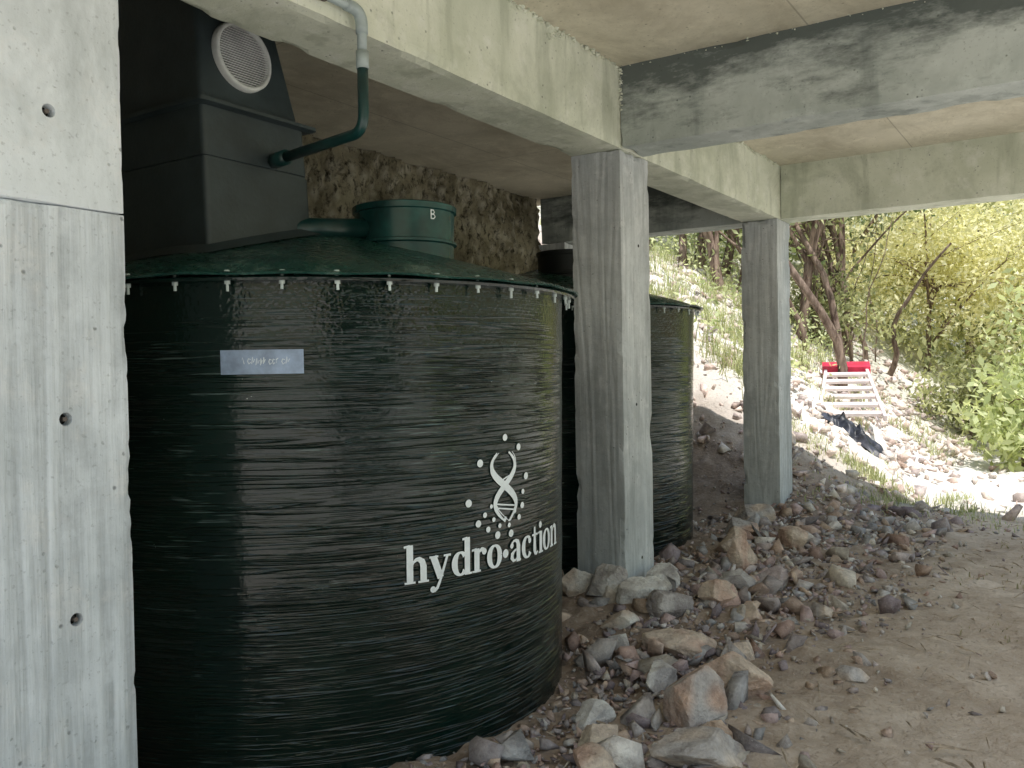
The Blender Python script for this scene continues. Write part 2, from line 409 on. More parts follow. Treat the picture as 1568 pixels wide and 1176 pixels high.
for k,(l,s,c,c2) in enumerate([
    ((-1.13,2.77),(.135,.11,.12),GRY,RED),((-1.10,3.12),(.19,.14,.09),TAN,(.66,.49,.40)),
    ((-.98,2.50),(.15,.12,.06),(.64,.55,.48),GRY),((-1.30,2.44),(.09,.07,.055),(.64,.57,.46),TAN),
    ((-1.42,2.62),(.07,.06,.05),WHT,GRY),((-1.35,3.02),(.09,.07,.07),GRY,WHT),
    ((-1.98,3.86),(.12,.08,.11),WHT,GRY),((-1.80,3.84),(.11,.09,.09),(.56,.52,.48),WHT),
    ((-2.16,3.84),(.11,.08,.10),WHT,TAN),((-1.84,4.12),(.09,.10,.08),WHT,GRY),
    ((-1.62,3.80),(.13,.10,.08),DRK,GRY),((-1.45,3.45),(.13,.10,.07),RED,TAN),
    ((-1.64,4.78),(.12,.10,.11),RED,TAN),((-1.78,5.05),(.13,.10,.10),TAN,RED),
    ((-1.52,4.4),(.11,.08,.07),GRY,DRK),((-1.9,5.5),(.14,.11,.11),RED,GRY),
    ((-2.0,6.1),(.14,.11,.11),GRY,TAN),((-1.3,3.9),(.08,.07,.055),TAN,RED),((-.75,3.45),(.07,.06,.03),TAN,GRY),
    ((-2.25,7.5),(.2,.16,.15),GRY,TAN),((-1.0,2.2),(.08,.07,.05),WHT,GRY),((-1.2,3.45),(.10,.08,.05),TAN,GRY),
    ((-1.22,2.27),(.10,.08,.05),RED,TAN),((-1.5,4.05),(.10,.08,.07),TAN,RED),((-1.4,4.6),(.10,.08,.06),(.5,.42,.42),GRY),((-1.55,5.5),(.11,.09,.08),TAN,RED),
    ((-1.68,3.35),(.07,.06,.05),GRY,WHT),((-1.78,3.56),(.08,.06,.05),WHT,TAN),((-1.05,4.2),(.07,.06,.04),TAN,GRY)]):
    big_rock(l,s,c,11+k,c2)
random.seed(21)

# ------------------------------------------------------------------ tanks
m=NT('tank_fibreglass'); o=m.xyz()
rid=m.noise(1.,(1.8,1.8,60),detail=1,rough=.5)
line=m.ramp(rid,[(.47,0),(.545,1),(.62,0)])
brk=m.ramp(m.noise(4,(1,1,6),detail=3,rough=.7),[(.38,.10),(.62,1)])
rid2=m.noise(1.,(7,7,170),detail=1,rough=.5)
line2=m.ramp(rid2,[(.50,0),(.66,1)])
peel=m.noise(55,(1,1,1),detail=1,rough=.5); blot=m.noise(2.2,detail=5,rough=.7)
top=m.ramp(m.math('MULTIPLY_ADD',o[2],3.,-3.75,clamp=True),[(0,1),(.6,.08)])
inv=m.math('SUBTRACT',1.15,top)
c=m.mix(m.ramp(blot,[(.35,0),(.7,1)]),(.0015,.008,.007),(.003,.018,.013))
# pale streaks along the winding: starved fibres and highlights painted into the colour
fib_glint=m.noise(1.,(5,5,130),detail=2,rough=.6,off=(2,7,0)); clus=m.ramp(m.noise(3.,(1,1,2),detail=4,rough=.7,off=(5,5,5)),[(.45,0),(.62,1)])
c=m.mix(m.math('MULTIPLY',m.math('MULTIPLY',m.ramp(fib_glint,[(.60,0),(.68,1)]),clus),m.math('MULTIPLY',top,.55)),c,(.16,.22,.21))
scr=m.noise(38,(1,1,1),detail=3,rough=.8,off=(4,4,4))
c=m.mix(m.ramp(scr,[(.745,0),(.77,1)]),c,(.5,.55,.5))
lm=m.math('MULTIPLY',m.math('MULTIPLY',line,top),brk)
b=m.bump(lm,.62,.0085); b=m.bump(m.math('MULTIPLY',line2,top),.22,.0025,b); b=m.bump(m.math('MULTIPLY',peel,inv),.5,.004,b); b=m.bump(peel,.10,.004,b)
M_TANK=m.fin(c,m.ramp(blot,[(.35,.12),(.7,.24)]),b,spec=.52)
m=NT('tank_lid'); n=m.noise(5,detail=6,rough=.75); n2=m.noise(30,detail=3)
c=m.mix(m.ramp(n,[(.35,0),(.65,1)]),(.005,.030,.024),(.016,.08,.064)); c=m.mix(m.math('MULTIPLY',m.ramp(n,[(.56,0),(.72,1)]),.6),c,(.24,.30,.26))
M_LID=m.fin(c,m.ramp(n2,[(.3,.16),(.7,.4)]),m.bump(n,.35,.02),spec=.6)
M_RISER=simple('riser_plastic',(.012,.06,.056),.25,.5,4,.2)
M_RISERD=simple('riser_dark',(.006,.010,.010),.5)
M_VENT=simple('blower_housing',(.032,.045,.048),.42,.2,7,.35)
M_BOLT=simple('bolt',(.60,.68,.66),.4)
M_PVC=simple('grey_pvc',(.34,.40,.40),.4,.15,10)
M_GPIPE=simple('green_pipe',(.008,.04,.038),.3,.3,10)
M_GRILL=simple('grille_plastic',(.60,.62,.60),.5,.15,12)
M_WHITE=simple('white_paint',(.82,.88,.90),.45,.08,20)
M_LABEL=simple('label',(.28,.36,.50),.35,.25,14)

def lathe(name,cx,cy,prof,seg,mat,parent,wob=None,cap=False):
    V=[];F=[]
    for i,(r,z) in enumerate(prof):
        for k in range(seg):
            a=2*math.pi*k/seg; rr=r;zz=z
            if wob: rr,zz=wob(r,z,a)
            V.append((cx+rr*math.cos(a),cy+rr*math.sin(a),zz+E))
    for i in range(len(prof)-1):
        for k in range(seg):
            a=i*seg+k; b_=i*seg+(k+1)%seg; F.append((a,b_,b_+seg,a+seg))
    if cap: F.append([(len(prof)-1)*seg+k for k in range(seg)])
    ob=make_mesh(name,V,F,mat,True,parent)
    ob.data.set_sharp_from_angle(angle=math.radians(40))
    return ob
ZB,ZT=-1.32,.278
def Rb(v): return 1.0+.026*(v-ZB)/(ZT-ZB)
def tank(c,dz):
    e=empty('septic_tank',(c[0],c[1],ZB+dz+E))
    n=80; prof=[(Rb(ZB+(ZT-ZB)*i/n),ZB+(ZT-ZB)*i/n+dz) for i in range(n+1)]
    def wob(r,z,a): return r+.0025*noise.noise(Vector((math.cos(a)*2,math.sin(a)*2,z*7)))+.0006*noise.noise(Vector((math.cos(a)*4,math.sin(a)*4,z*40))),z
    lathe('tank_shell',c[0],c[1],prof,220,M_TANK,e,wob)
    z=ZT+dz
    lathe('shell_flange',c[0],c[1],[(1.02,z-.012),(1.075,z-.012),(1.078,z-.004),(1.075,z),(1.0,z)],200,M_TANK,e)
    def wl(r,z_,a):
        return r,z_+.006*noise.noise(Vector((math.cos(a)*3*r,math.sin(a)*3*r,1)))+(.002*math.sin(a*21)*(1 if r>1.0 else 0))+.006*abs(math.sin(a*6))*(r if r<.95 else 0)
    lp=[(1.02,z+.005),(1.088,z+.004),(1.092,z+.009),(1.085,z+.014),(1.045,z+.016),(1.03,z+.022),(1.0,z+.040)]
    lp+=[(r,z+.040+(1.0-r)*.275) for r in (.9,.8,.7,.6,.5,.4,.3,.2,.1,.03)]
    lathe('tank_lid',c[0],c[1],lp,200,M_LID,e,wl,cap=True)
    V=[];F=[]
    for k in range(42):
        a=2*math.pi*(k+.35)/42
        px,py=c[0]+1.053*math.cos(a),c[1]+1.053*math.sin(a); L=random.uniform(.022,.036)
        ta=random.uniform(-.08,.08)
        for (r,z0,z1) in ((.0045,z-.012-L,z+.016),(.0085,z-.021,z-.012),(.008,z+.014,z+.020)):
            b=len(V)
            for zz in (z0,z1):
                for q in range(8):
                    an=q*math.pi/4; V.append((px+r*math.cos(an)+ta*(z-zz),py+r*math.sin(an),zz+E))
            F+= [(b+q,b+(q+1)%8,b+8+(q+1)%8,b+8+q) for q in range(8)]+[tuple(b+q for q in range(7,-1,-1)),tuple(b+8+q for q in range(8))]
    make_mesh('flange_bolts',V,F,M_BOLT,False,e)
    return e
t1=tank(T1,0.); t2=tank(T2,.075)
def lidz(c,x,y,dz=0): return ZT+dz+.040+(1.0-math.hypot(x-c[0],y-c[1]))*.275
def riser(c,x,y,r,ztop,mat,parent,dz):
    zb=lidz(c,x,y,dz)-.12
    lathe('access_riser',x,y,[(r,zb),(r,ztop-.16),(r+.012,ztop-.155),(r+.012,ztop-.145),(r,ztop-.14),(r+.004,ztop-.03),(r+.012,ztop-.026),(r+.013,ztop-.004),(r+.008,ztop),(r-.01,ztop+.002),(r-.02,ztop-.008),(r*.5,ztop-.004),(.01,ztop)],72,mat,parent,cap=True)
riser(T1,-2.335,2.78,.198,.655,M_RISER,t1,0)
riser(T2,-2.96,5.2,.19,.77,M_RISERD,t2,.075)

def loft(name,rings,mat,parent,caps=True):
    V=[];F=[];k=5
    for (z,x0,x1,y0,y1,r) in rings:
        for (cx,cy,a0) in ((x1-r,y1-r,0),(x0+r,y1-r,90),(x0+r,y0+r,180),(x1-r,y0+r,270)):
            for q in range(k):
                a=math.radians(a0+90*q/(k-1)); V.append((cx+r*math.cos(a),cy+r*math.sin(a),z+E))
    n=4*k
    for i in range(len(rings)-1):
        for q in range(n): F.append((i*n+q,i*n+(q+1)%n,(i+1)*n+(q+1)%n,(i+1)*n+q))
    if caps: F.append(tuple(range(n-1,-1,-1))); F.append(tuple((len(rings)-1)*n+q for q in range(n)))
    ob=make_mesh(name,V,F,mat,True,parent); ob.data.set_sharp_from_angle(angle=math.radians(28)); return ob
loft('blower_tower_lower',[(.30,-3.20,-2.445,1.905,2.385,.02),(.718,-3.195,-2.452,1.898,2.368,.02),(.720,-3.19,-2.458,1.903,2.364,.02),(.726,-3.19,-2.458,1.903,2.364,.02),(.728,-3.195,-2.452,1.898,2.362,.02),(.895,-3.19,-2.455,1.896,2.35,.02)],M_VENT,t1)
loft('blower_tower_flange',[(.893,-3.215,-2.43,1.875,2.38,.02),(.897,-3.225,-2.42,1.865,2.39,.02),(.909,-3.225,-2.42,1.865,2.39,.02),(.914,-3.20,-2.445,1.89,2.36,.02)],M_VENT,t1)
loft('blower_tower_upper',[(.910,-3.185,-2.462,1.90,2.335,.02),(1.38,-3.14,-2.515,1.925,2.235,.025),(1.41,-3.11,-2.545,1.955,2.205,.03)],M_VENT,t1)
V=[];F=[];P=[]
for (xa,ya,xb,yb) in ((-3.2,1.9,-2.445,1.9),(-2.445,1.9,-2.445,2.39),(-2.445,2.39,-3.2,2.39),(-3.2,2.39,-3.2,1.9)):
    for i in range(10):
        P.append((xa+(xb-xa)*i/10,ya+(yb-ya)*i/10))
cx0,cy0=-2.82,2.145
for (x,y) in P:
    dx,dy=(x-cx0),(y-cy0); L=math.hypot(dx,dy); 
    z=lidz(T1,x,y); ox,oy=x+dx/L*.03,y+dy/L*.03
    V+=[(x,y,z+.03+E),(ox,oy,lidz(T1,ox,oy)+.006+E)]
n=len(P); F=[(2*i,2*i+1,2*((i+1)%n)+1,2*((i+1)%n)) for i in range(n)]
make_mesh('tower_flashing',V,F,M_VENT,True,t1)
gx,gy,gz,gr=-2.478,2.085,1.10+E,.118
tilt=math.radians(6)
def onface(u,v,w):
    return (gx+w*math.cos(tilt)-v*math.sin(tilt),gy+u,gz+v*math.cos(tilt)+w*math.sin(tilt))
V=[];F=[];seg=48
rp=[(gr-.014,.004),(gr-.012,.020),(gr-.003,.023),(gr+.003,.016),(gr+.004,-.004)]
for (r,w_) in rp:
    for k in range(seg): a=2*math.pi*k/seg; V.append(onface(r*math.cos(a),r*math.sin(a),w_))
for i in range(len(rp)-1):
    for k in range(seg): F.append((i*seg+k,i*seg+(k+1)%seg,(i+1)*seg+(k+1)%seg,(i+1)*seg+k))
make_mesh('vent_grille_ring',V,F,M_GRILL,True,t1)
V=[onface(0,0,.003)]+[onface((gr-.01)*math.cos(2*math.pi*k/seg),(gr-.01)*math.sin(2*math.pi*k/seg),.003) for k in range(seg)]
make_mesh('vent_grille_back',V,[(0,k+1,(k+1)%seg+1) for k in range(seg)],M_DARK,False,t1)
V=[];F=[]
for i in range(-11,12):
    v=i*.0088; hw=math.sqrt(max(0,(gr-.013)**2-v*v))
    b=len(V)
    for u in (-hw,hw):
        V+=[onface(u,v+.0015,.005),onface(u,v-.0015,.016),onface(u,v-.004,.015),onface(u,v-.001,.004)]
    F+=[(b,b+4,b+5,b+1),(b+1,b+5,b+6,b+2),(b+2,b+6,b+7,b+3),(b+3,b+7,b+4,b)]
make_mesh('vent_grille_slats',V,F,M_GRILL,False,t1)

def fillet(P,rad,n=7):
    P=[Vector(p) for p in P]; out=[P[0]]
    for i in range(1,len(P)-1):
        a=(P[i-1]-P[i]).normalized(); b=(P[i+1]-P[i]).normalized()
        s=P[i]+a*rad; e_=P[i]+b*rad
        for k in range(n+1):
            t=k/n; out.append(s*(1-t)**2+P[i]*2*t*(1-t)+e_*t*t)
    out.append(P[-1]); return out
def tube(name,P,r,mat,parent,seg=16,radii=None,col=None):
    P=[Vector(p) for p in P]; V=[];F=[]; up=Vector((0.13,.2,1)).normalized()
    for i,p in enumerate(P):
        d=(P[min(i+1,len(P)-1)]-P[max(i-1,0)]).normalized()
        u=(up-d*up.dot(d)); 
        if u.length<.05: u=Vector((1,0,0))-d*d.x
        u.normalize(); up=u; v=d.cross(u); rr=radii[i] if radii else r
        for k in range(seg): a=2*math.pi*k/seg; V.append(p+(u*math.cos(a)+v*math.sin(a))*rr)
    for i in range(len(P)-1):
        for k in range(seg): F.append((i*seg+k,i*seg+(k+1)%seg,(i+1)*seg+(k+1)%seg,(i+1)*seg+k))
    F.append(tuple(range(seg-1,-1,-1))); F.append(tuple((len(P)-1)*seg+k for k in range(seg)))
    return make_mesh(name,V,F,mat,True,parent,col)
pipe=empty('air_pipe',(-1.93,2.09,1.0+E))
tube('grey_pipe',fillet([(-1.925,-.5,1.135+E),(-1.925,2.10,1.135+E),(-1.925,2.10,.99+E)],.05),.0155,M_PVC,pipe)
tube('elbow',fillet([(-1.925,2.03,1.135+E),(-1.925,2.10,1.135+E),(-1.925,2.10,1.065+E)],.045),.0195,M_PVC,pipe)
tube('coupling',[(-1.925,2.10,1.01+E),(-1.925,2.10,.955+E)],.0205,M_PVC,pipe)
tube('green_pipe',fillet([(-1.925,2.10,.98+E),(-1.925,2.10,.757+E),(-2.46,2.2,.757+E)],.06),.0175,M_GPIPE,pipe)
tube('socket',[(-2.37,2.183,.757+E),(-2.46,2.2,.757+E)],.027,M_GPIPE,pipe)
for y in (1.93,.6): 
    tube('pipe_clamp',[(-1.925,y-.012,1.135+E),(-1.925,y+.012,1.135+E)],.0215,M_STEEL,pipe)
    tube('clamp_stem',[(-1.96,y,1.135+E),(-1.925,y,1.135+E)],.007,M_STEEL,pipe)
tube('overflow_pipe',[(-2.50,2.28,.53+E),(-2.38,2.62,.555+E)],.042,M_GPIPE,t1,20)

# ------------------------------------------------------------------ lettering on the shell
TV=[];TF=[];lay=[0]
def onshell(u,v,d):
    a=math.radians(-28.9)+u/1.015; r=Rb(v)+.0035+d
    return (T1[0]+r*math.cos(a),T1[1]+r*math.sin(a),v+E)
surf=[onshell]
def ribbon(P,W,fmap):
    lay[0]=(lay[0]+1)%8; d=lay[0]*.00025; P=[Vector(p) for p in P]; b=len(TV)
    if not isinstance(W,(list,tuple)): W=[W]*len(P)
    for i,p in enumerate(P):
        t=(P[min(i+1,len(P)-1)]-P[max(i-1,0)]).normalized(); n=Vector((-t.y,t.x))
        for s in (.5,-.5): q=p+n*W[i]*s; TV.append(surf[0](*fmap(q.x,q.y),d))
    for i in range(len(P)-1): TF.append((b+2*i,b+2*i+1,b+2*i+3,b+2*i+2))
def dot(x,y,r,fmap,n=14):
    lay[0]=(lay[0]+1)%8; d=lay[0]*.00025; b=len(TV)
    for k in range(n): a=2*math.pi*k/n; TV.append(surf[0](*fmap(x+r*math.cos(a),y+r*math.sin(a)),d))
    TF.append(tuple(range(b,b+n)))
def arc(cx,cy,rx,ry,a0,a1,wside,wtop,n=26):
    P=[];W=[]
    for i in range(n+1):
        a=math.radians(a0+(a1-a0)*i/n); P.append((cx+rx*math.cos(a),cy+ry*math.sin(a))); W.append(wtop+(wside-wtop)*abs(math.cos(a))**1.3)
    return P,W
def glyph(ch,X0,fm):
    f=lambda x,y: fm(X0+x,y)
    S=.29
    def stem(x,y0,y1,bot=True,topf=True):
        ribbon([(x,y0),(x,y1)],S,f)
        if bot: ribbon([(x-.24,y0+.04),(x+.24,y0+.04)],.085,f)
        if topf: ribbon([(x-.26,y1-.06),(x,y1-.02)],.095,f)
    def arch(x0,x1):
        ribbon([(x0,.68),(x0+.1,.86),(x0+.22,.95),(x1-.2,.96),(x1-.06,.86),(x1,.66),(x1,0)],[.07,.1,.15,.2,.26,S,S],f)
        ribbon([(x1-.24,.04),(x1+.24,.04)],.085,f)
    if ch=='h': stem(.24,0,1.55); arch(.3,.84); return 1.12
    if ch=='n': stem(.24,0,1.0); arch(.3,.84); return 1.12
    if ch=='y':
        ribbon([(.18,.98),(.52,.08)],.3,f); ribbon([(.86,.98),(.5,.0),(.36,-.3),(.2,-.42)],[.11,.12,.13,.16],f); dot(.16,-.36,.13,f)
        ribbon([(.0,.96),(.42,.96)],.085,f); ribbon([(.68,.96),(1.03,.96)],.085,f); return 1.06
    if ch=='d':
        ribbon(*arc(.46,.5,.30,.46,40,320,.3,.09),f); stem(.82,0,1.55,False); ribbon([(.82,.04),(1.06,.04)],.085,f); return 1.1
    if ch=='r':
        stem(.24,0,1.0); ribbon([(.3,.66),(.4,.86),(.54,.93),(.66,.9)],[.07,.12,.18,.18],f); dot(.68,.82,.14,f); return .84
    if ch=='o': ribbon(*arc(.48,.5,.33,.46,0,360,.3,.09,36),f); return .98
    if ch=='.': dot(.22,.5,.19,f,20); return .46
    if ch=='a':
        ribbon([(.7,0.0),(.7,.7),(.64,.88),(.5,.96),(.34,.95),(.2,.84)],[S,S,.24,.13,.1,.11],f); dot(.2,.76,.12,f)
        ribbon([(.66,.58),(.42,.5),(.26,.38),(.24,.22),(.34,.09),(.5,.08),(.64,.2)],[.08,.12,.22,.24,.15,.09,.08],f)
        ribbon([(.7,.04),(.92,.06)],.09,f); return .98
    if ch=='c': 
        ribbon(*arc(.48,.5,.32,.46,48,325,.3,.09),f); dot(.70,.76,.13,f); return .88
    if ch=='t':
        ribbon([(.3,1.3),(.3,.25),(.36,.1),(.48,.05),(.62,.14)],[.14,S,.22,.14,.08],f); ribbon([(.04,.94),(.6,.94)],.1,f); return .68
    if ch=='i': stem(.26,0,1.0); dot(.24,1.3,.16,f); return .52
TXT='hydro.action'; adv={'h':1.12,'n':1.12,'y':1.06,'d':1.1,'r':.84,'o':.98,'.':.46,'a':.98,'c':.88,'t':.68,'i':.52}
tot=sum(adv[c] for c in TXT); sx=.815/tot; sy=.078
fm=lambda x,y:(x*sx,-.668+y*sy)
xx=0
for ch in TXT: xx+=glyph(ch,xx,fm)
u0=math.radians(22.9)*1.015
fl=lambda x,y:(u0+x,y)
for (x,y,r) in [(0,-.235,.012),(.075,-.273,.012),(-.12,-.312,.013),(-.17,-.438,.013),(.12,-.378,.013),(-.13,-.51,.012),(.095,-.477,.011),(.075,-.515,.010),(-.085,-.535,.010),(-.04,-.56,.013),(.03,-.565,.013),(-.1,-.485,.009),(.1,-.43,.009),(-.03,-.53,.008),(-.06,-.505,.008),(.05,-.49,.008),(0,-.51,.007),(.02,-.535,.008),(-.07,-.46,.007),(.06,-.455,.007)]: dot(x,y,r,fl)
def strand(ph,w_,dx):
    P=[];W=[]
    for i in range(34):
        t=i/33; v=-.285-.235*t; P.append((dx-.012+.02*t+.062*math.sin(ph+t*5.6)*(1-.15*t),v)); W.append(w_*(.3+.7*math.sin(math.pi*min(1,t*1.02))))
    ribbon(P,W,fl)
strand(.5,.022,0); strand(.5+math.pi,.022,0); strand(.78,.007,.004); strand(.25+math.pi,.007,-.006)
for t in (.38,.45,.52,.76,.82):
    a=.05*math.sin(.5+t*5.6); v=-.285-.235*t; ribbon([(-.012+.02*t-a,v-.008),(-.012+.02*t+a,v+.008)],.005,fl)
make_mesh('tank_lettering',TV,TF,M_WHITE,False,t1)
# hand-painted letter B on the riser
TV=[];TF=[]
def onriser(u,v,d):
    a=math.radians(-20)+u/.2; return (-2.335+(.2035+d)*math.cos(a),2.78+(.2035+d)*math.sin(a),v+E)
surf[0]=onriser; fb=lambda x,y:(x*.03,.585+y*.036)
ribbon([(0,0),(0,1)],.16,fb)
ribbon([(0,.96),(.35,.94),(.5,.75),(.35,.54),(0,.52)],.13,fb); ribbon([(0,.5),(.4,.5),(.6,.26),(.4,.04),(0,.03)],.13,fb)
make_mesh('painted_letter',TV,TF,M_WHITE,False,t1)
surf[0]=onshell
TV=[];TF=[]
ua=-math.radians(30.0)*1.015; ub=-math.radians(16.5)*1.015
for i in range(13):
    u=ua+(ub-ua)*i/12; TV+= [onshell(u,-.006,.001),onshell(u,.066,.001)]
TF=[(2*i,2*i+2,2*i+3,2*i+1) for i in range(12)]
make_mesh('tank_label',TV,TF,M_LABEL,False,t1)
TV=[];TF=[]; random.seed(5)
x=ua+.06
while x<ub-.04:
    L=random.uniform(.005,.011); yy=.032+random.uniform(-.003,.003)
    k=random.random(); f_=lambda a,b:(a,b)
    if k<.35: ribbon([(x,yy-.010),(x+L*.3,yy+.010),(x+L*.6,yy-.006),(x+L,yy+.004)],.002,f_)
    elif k<.6: ribbon([(x,yy+.012),(x+.001,yy-.009)],.0022,f_); ribbon([(x,yy),(x+L,yy+.006)],.002,f_)
    elif k<.8: ribbon([(x,yy-.009),(x+L*.5,yy+.010),(x+L,yy-.009)],.002,f_)
    else: ribbon([(x+L,yy+.005),(x+L*.3,yy+.008),(x,yy),(x+L*.4,yy-.008),(x+L,yy-.003)],.002,f_)
    x+=L+random.choice([.003,.003,.010])
TV=[(v[0]+.0007*1,v[1]-.0007,v[2]) for v in TV]
make_mesh('label_writing',TV,TF,M_WHITE,False,t1)

# ------------------------------------------------------------------ stepladder on the bank + tarpaulin
M_LRED=simple('ladder_red',(.66,.03,.08),.45); M_LP=simple('ladder_fibreglass',(.80,.70,.68),.5,.12,8)
M_TARP=simple('tarpaulin',(.03,.032,.045),.45,.8,10,.5)
lb=np.array([-1.95,9.0]); ltp=np.array([-2.44,10.96])
B=Vector((lb[0],lb[1],float(Hb(*lb))+E+.13)); T=Vector((ltp[0],ltp[1],float(Hb(*ltp))+E+.28))
lad=empty('stepladder',B); d=(T-B); Ld=d.length; d.normalize(); sd=d.cross(Vector((0,0,1))).normalized(); upv=sd.cross(d)
def bar(name,P,Q,w_,h,mat,par):
    P=Vector(P);Q=Vector(Q); dd=(Q-P).normalized(); s=dd.cross(upv); 
    s.normalize(); u=s.cross(dd)
    V=[];
    for c in (P,Q):
        for a,b in ((-1,-1),(1,-1),(1,1),(-1,1)): V.append(c+s*a*w_/2+u*b*h/2)
    ob=make_mesh(name,V,[(0,1,2,3),(7,6,5,4),(0,4,5,1),(1,5,6,2),(2,6,7,3),(3,7,4,0)],mat,False,par)
    md=ob.modifiers.new('bev','BEVEL'); md.width=.006; md.segments=2
def lp(t,s,u=0): 
    hw=.30-.08*t; return B+d*(Ld*t)+sd*(s*hw)+upv*u
for s in (-1,1):
    bar('front_rail',lp(0,s),lp(1,s),.035,.06,M_LP,lad); bar('rear_rail',lp(.02,s*.86,-.10),lp(.97,s*.86,-.16),.025,.05,M_LP,lad)
for i in range(6):
    t=.08+i*.155; bar('step',lp(t,-1),lp(t,1),.10,.035,M_LP,lad)
bar('top_cap',lp(.985,-1.2,.01),lp(.985,1.2,.01),.26,.10,M_LRED,lad)
V=[];F=[];n=60
for i in range(n+1):
    for j in range(n+1):
        u=i/n-.5; v=j/n-.5; x=-1.90+u*.62; y=8.82+v*.30; p=Vector((x*7,y*7,3))
        m_=max(0,1-(2*abs(u))**3)*max(0,1-(2*abs(v))**3)
        hh=.11*m_*(.45+1.2*abs(noise.noise(p)))+.07*abs(noise.noise(p*2.4))*m_
        V.append((x+.07*noise.noise(p*1.3),y+.07*noise.noise(p*1.1+Vector((9,9,9))),float(Hb(x,y))+E+.01+hh))
for i in range(n):
    for j in range(n): a=i*(n+1)+j; F.append((a,a+n+1,a+n+2,a+1))
make_mesh('tarpaulin',V,F,M_TARP,True)

# ------------------------------------------------------------------ vegetation
def leafmat(name,transl=.4):
    m=NT(name); at=m.n('ShaderNodeAttribute',_attribute_name='Col')
    m.fin(at.outputs['Color'],.45,None,spec=.4)
    tr=m.n('ShaderNodeBsdfTranslucent'); m.t.links.new(m.mix(1.,at.outputs['Color'],(1.3,1.3,.9),'MULTIPLY'),tr.inputs['Color'])
    mx=m.n('ShaderNodeMixShader'); mx.inputs[0].default_value=transl
    m.t.links.new(m.b.outputs[0],mx.inputs[1]); m.t.links.new(tr.outputs[0],mx.inputs[2])
    m.t.links.new(mx.outputs[0],m.t.nodes['Material Output'].inputs['Surface']); return m.m
M_LEAF=leafmat('foliage',.45); M_GRASS=leafmat('grass_blades',.3)
m=NT('bark'); n=m.noise(6,(3,3,.6),detail=5,rough=.7)
M_BARK=m.fin(m.mix(m.ramp(n,[(.35,0),(.65,1)]),(.07,.045,.035),(.32,.24,.19)),.9,m.bump(n,.8,.02),spec=.15)

def leaves(clumps,per,spread,size,c0,c1,asp=.42):
    N=len(clumps)*per; C=np.repeat(np.array(clumps),per,axis=0)
    P=C+rng.normal(0,1,(N,3))*spread*np.array([1,1,.75])
    A=rng.normal(0,1,(N,3)); A[:,2]-=.25; A/=np.linalg.norm(A,axis=1)[:,None]
    Bv=rng.normal(0,1,(N,3)); Bv-=A*(A*Bv).sum(1)[:,None]; Bv/=np.linalg.norm(Bv,axis=1)[:,None]
    s=size*rng.uniform(.6,1.4,N)[:,None]
    V=np.stack([P-A*s*.5,P+Bv*s*asp*.5,P+A*s*.5,P-Bv*s*asp*.5],1).reshape(-1,3)
    F=np.arange(4*N).reshape(-1,4)
    t=np.clip(np.repeat(rng.uniform(0,1,len(clumps)),per)*.7+rng.uniform(0,.5,N),0,1)[:,None]
    col=np.array(c0)*(1-t)+np.array(c1)*t; col=np.repeat(np.hstack([col,np.ones((N,1))]),4,axis=0)
    return V,F,col
def branchy(base,top,nb,r,crown,rad):
    L=[]; P=[]; n=9
    for i in range(n+1):
        t=i/n; p=Vector(base).lerp(Vector(top),t)+Vector((noise.noise(Vector((t*3,base[0],1))),noise.noise(Vector((t*3,base[1],5))),0))*.4*t
        P.append(p)
    L.append((P,[r*(1-.7*i/n) for i in range(n+1)])); tips=[P[-1]]
    for k in range(nb):
        t=random.uniform(.15,.95); s=P[int(t*n)]
        e=Vector(crown)+Vector([random.gauss(0,.45)*rad[i] for i in range(3)])
        Q=[s.lerp(e,q/6)+Vector((0,0,.12*math.sin(q/6*3.14)))+noise.noise_vector(s*2+Vector((q,k,0)))*.08*q/6 for q in range(7)]
        L.append((Q,[r*.5*(1-.8*q/6) for q in range(7)])); tips.append(e)
        for _ in range(2):
            s2=Q[random.randint(2,5)]; e2=s2+Vector((random.gauss(0,.5)*rad[0],random.gauss(0,.5)*rad[1],random.uniform(-.1,.5)*rad[2]))
            L.append(([s2,s2.lerp(e2,.5)+Vector((0,0,.05)),e2],[r*.16,r*.11,r*.04])); tips.append(e2)
    return L,tips
def tree(name,x,y,h,lean,rad,nclump,per,lsize,c0,c1,r=.07,nb=9,spread=.17,czf=.72,fill=.5):
    zb=float(Hb(x,y))+E-.05; base=(x,y,zb); top=(x+lean[0],y+lean[1],zb+h*.9)
    cr=(x+lean[0]*.9,y+lean[1]*.9,zb+h*czf)
    e=empty(name,base); L,tips=branchy(base,top,nb,r,cr,rad)
    V=[];F=[]
    for P,W in L:
        b=len(V); seg=7; up=Vector((.2,.9,.1))
        for i,p in enumerate(P):
            d_=(P[min(i+1,len(P)-1)]-P[max(i-1,0)]).normalized(); u=d_.cross(up).normalized(); v=d_.cross(u)
            for k in range(seg): a=2*math.pi*k/seg; V.append(p+(u*math.cos(a)+v*math.sin(a))*W[i])
        for i in range(len(P)-1):
            for k in range(seg): F.append((b+i*seg+k,b+i*seg+(k+1)%seg,b+(i+1)*seg+(k+1)%seg,b+(i+1)*seg+k))
    make_mesh('trunk_and_limbs',V,F,M_BARK,True,e)
    cl=[]
    for k in range(nclump):
        if random.random()>fill and tips: 
            tp=random.choice(tips); cl.append([tp[i]+random.gauss(0,.18)*rad[i] for i in range(3)])
        else:
            v=Vector((random.gauss(0,1),random.gauss(0,1),random.gauss(0,1))).normalized()*(random.random()**.45)
            cl.append([cr[i]+v[i]*rad[i]*(1+.25*noise.noise(v*2+Vector(base))) for i in range(3)])
    Vl,Fl,Cl=leaves(cl,per,spread,lsize,c0,c1)
    o_=fast_mesh('foliage',Vl,Fl,M_LEAF,Cl); attach(o_,e); return e
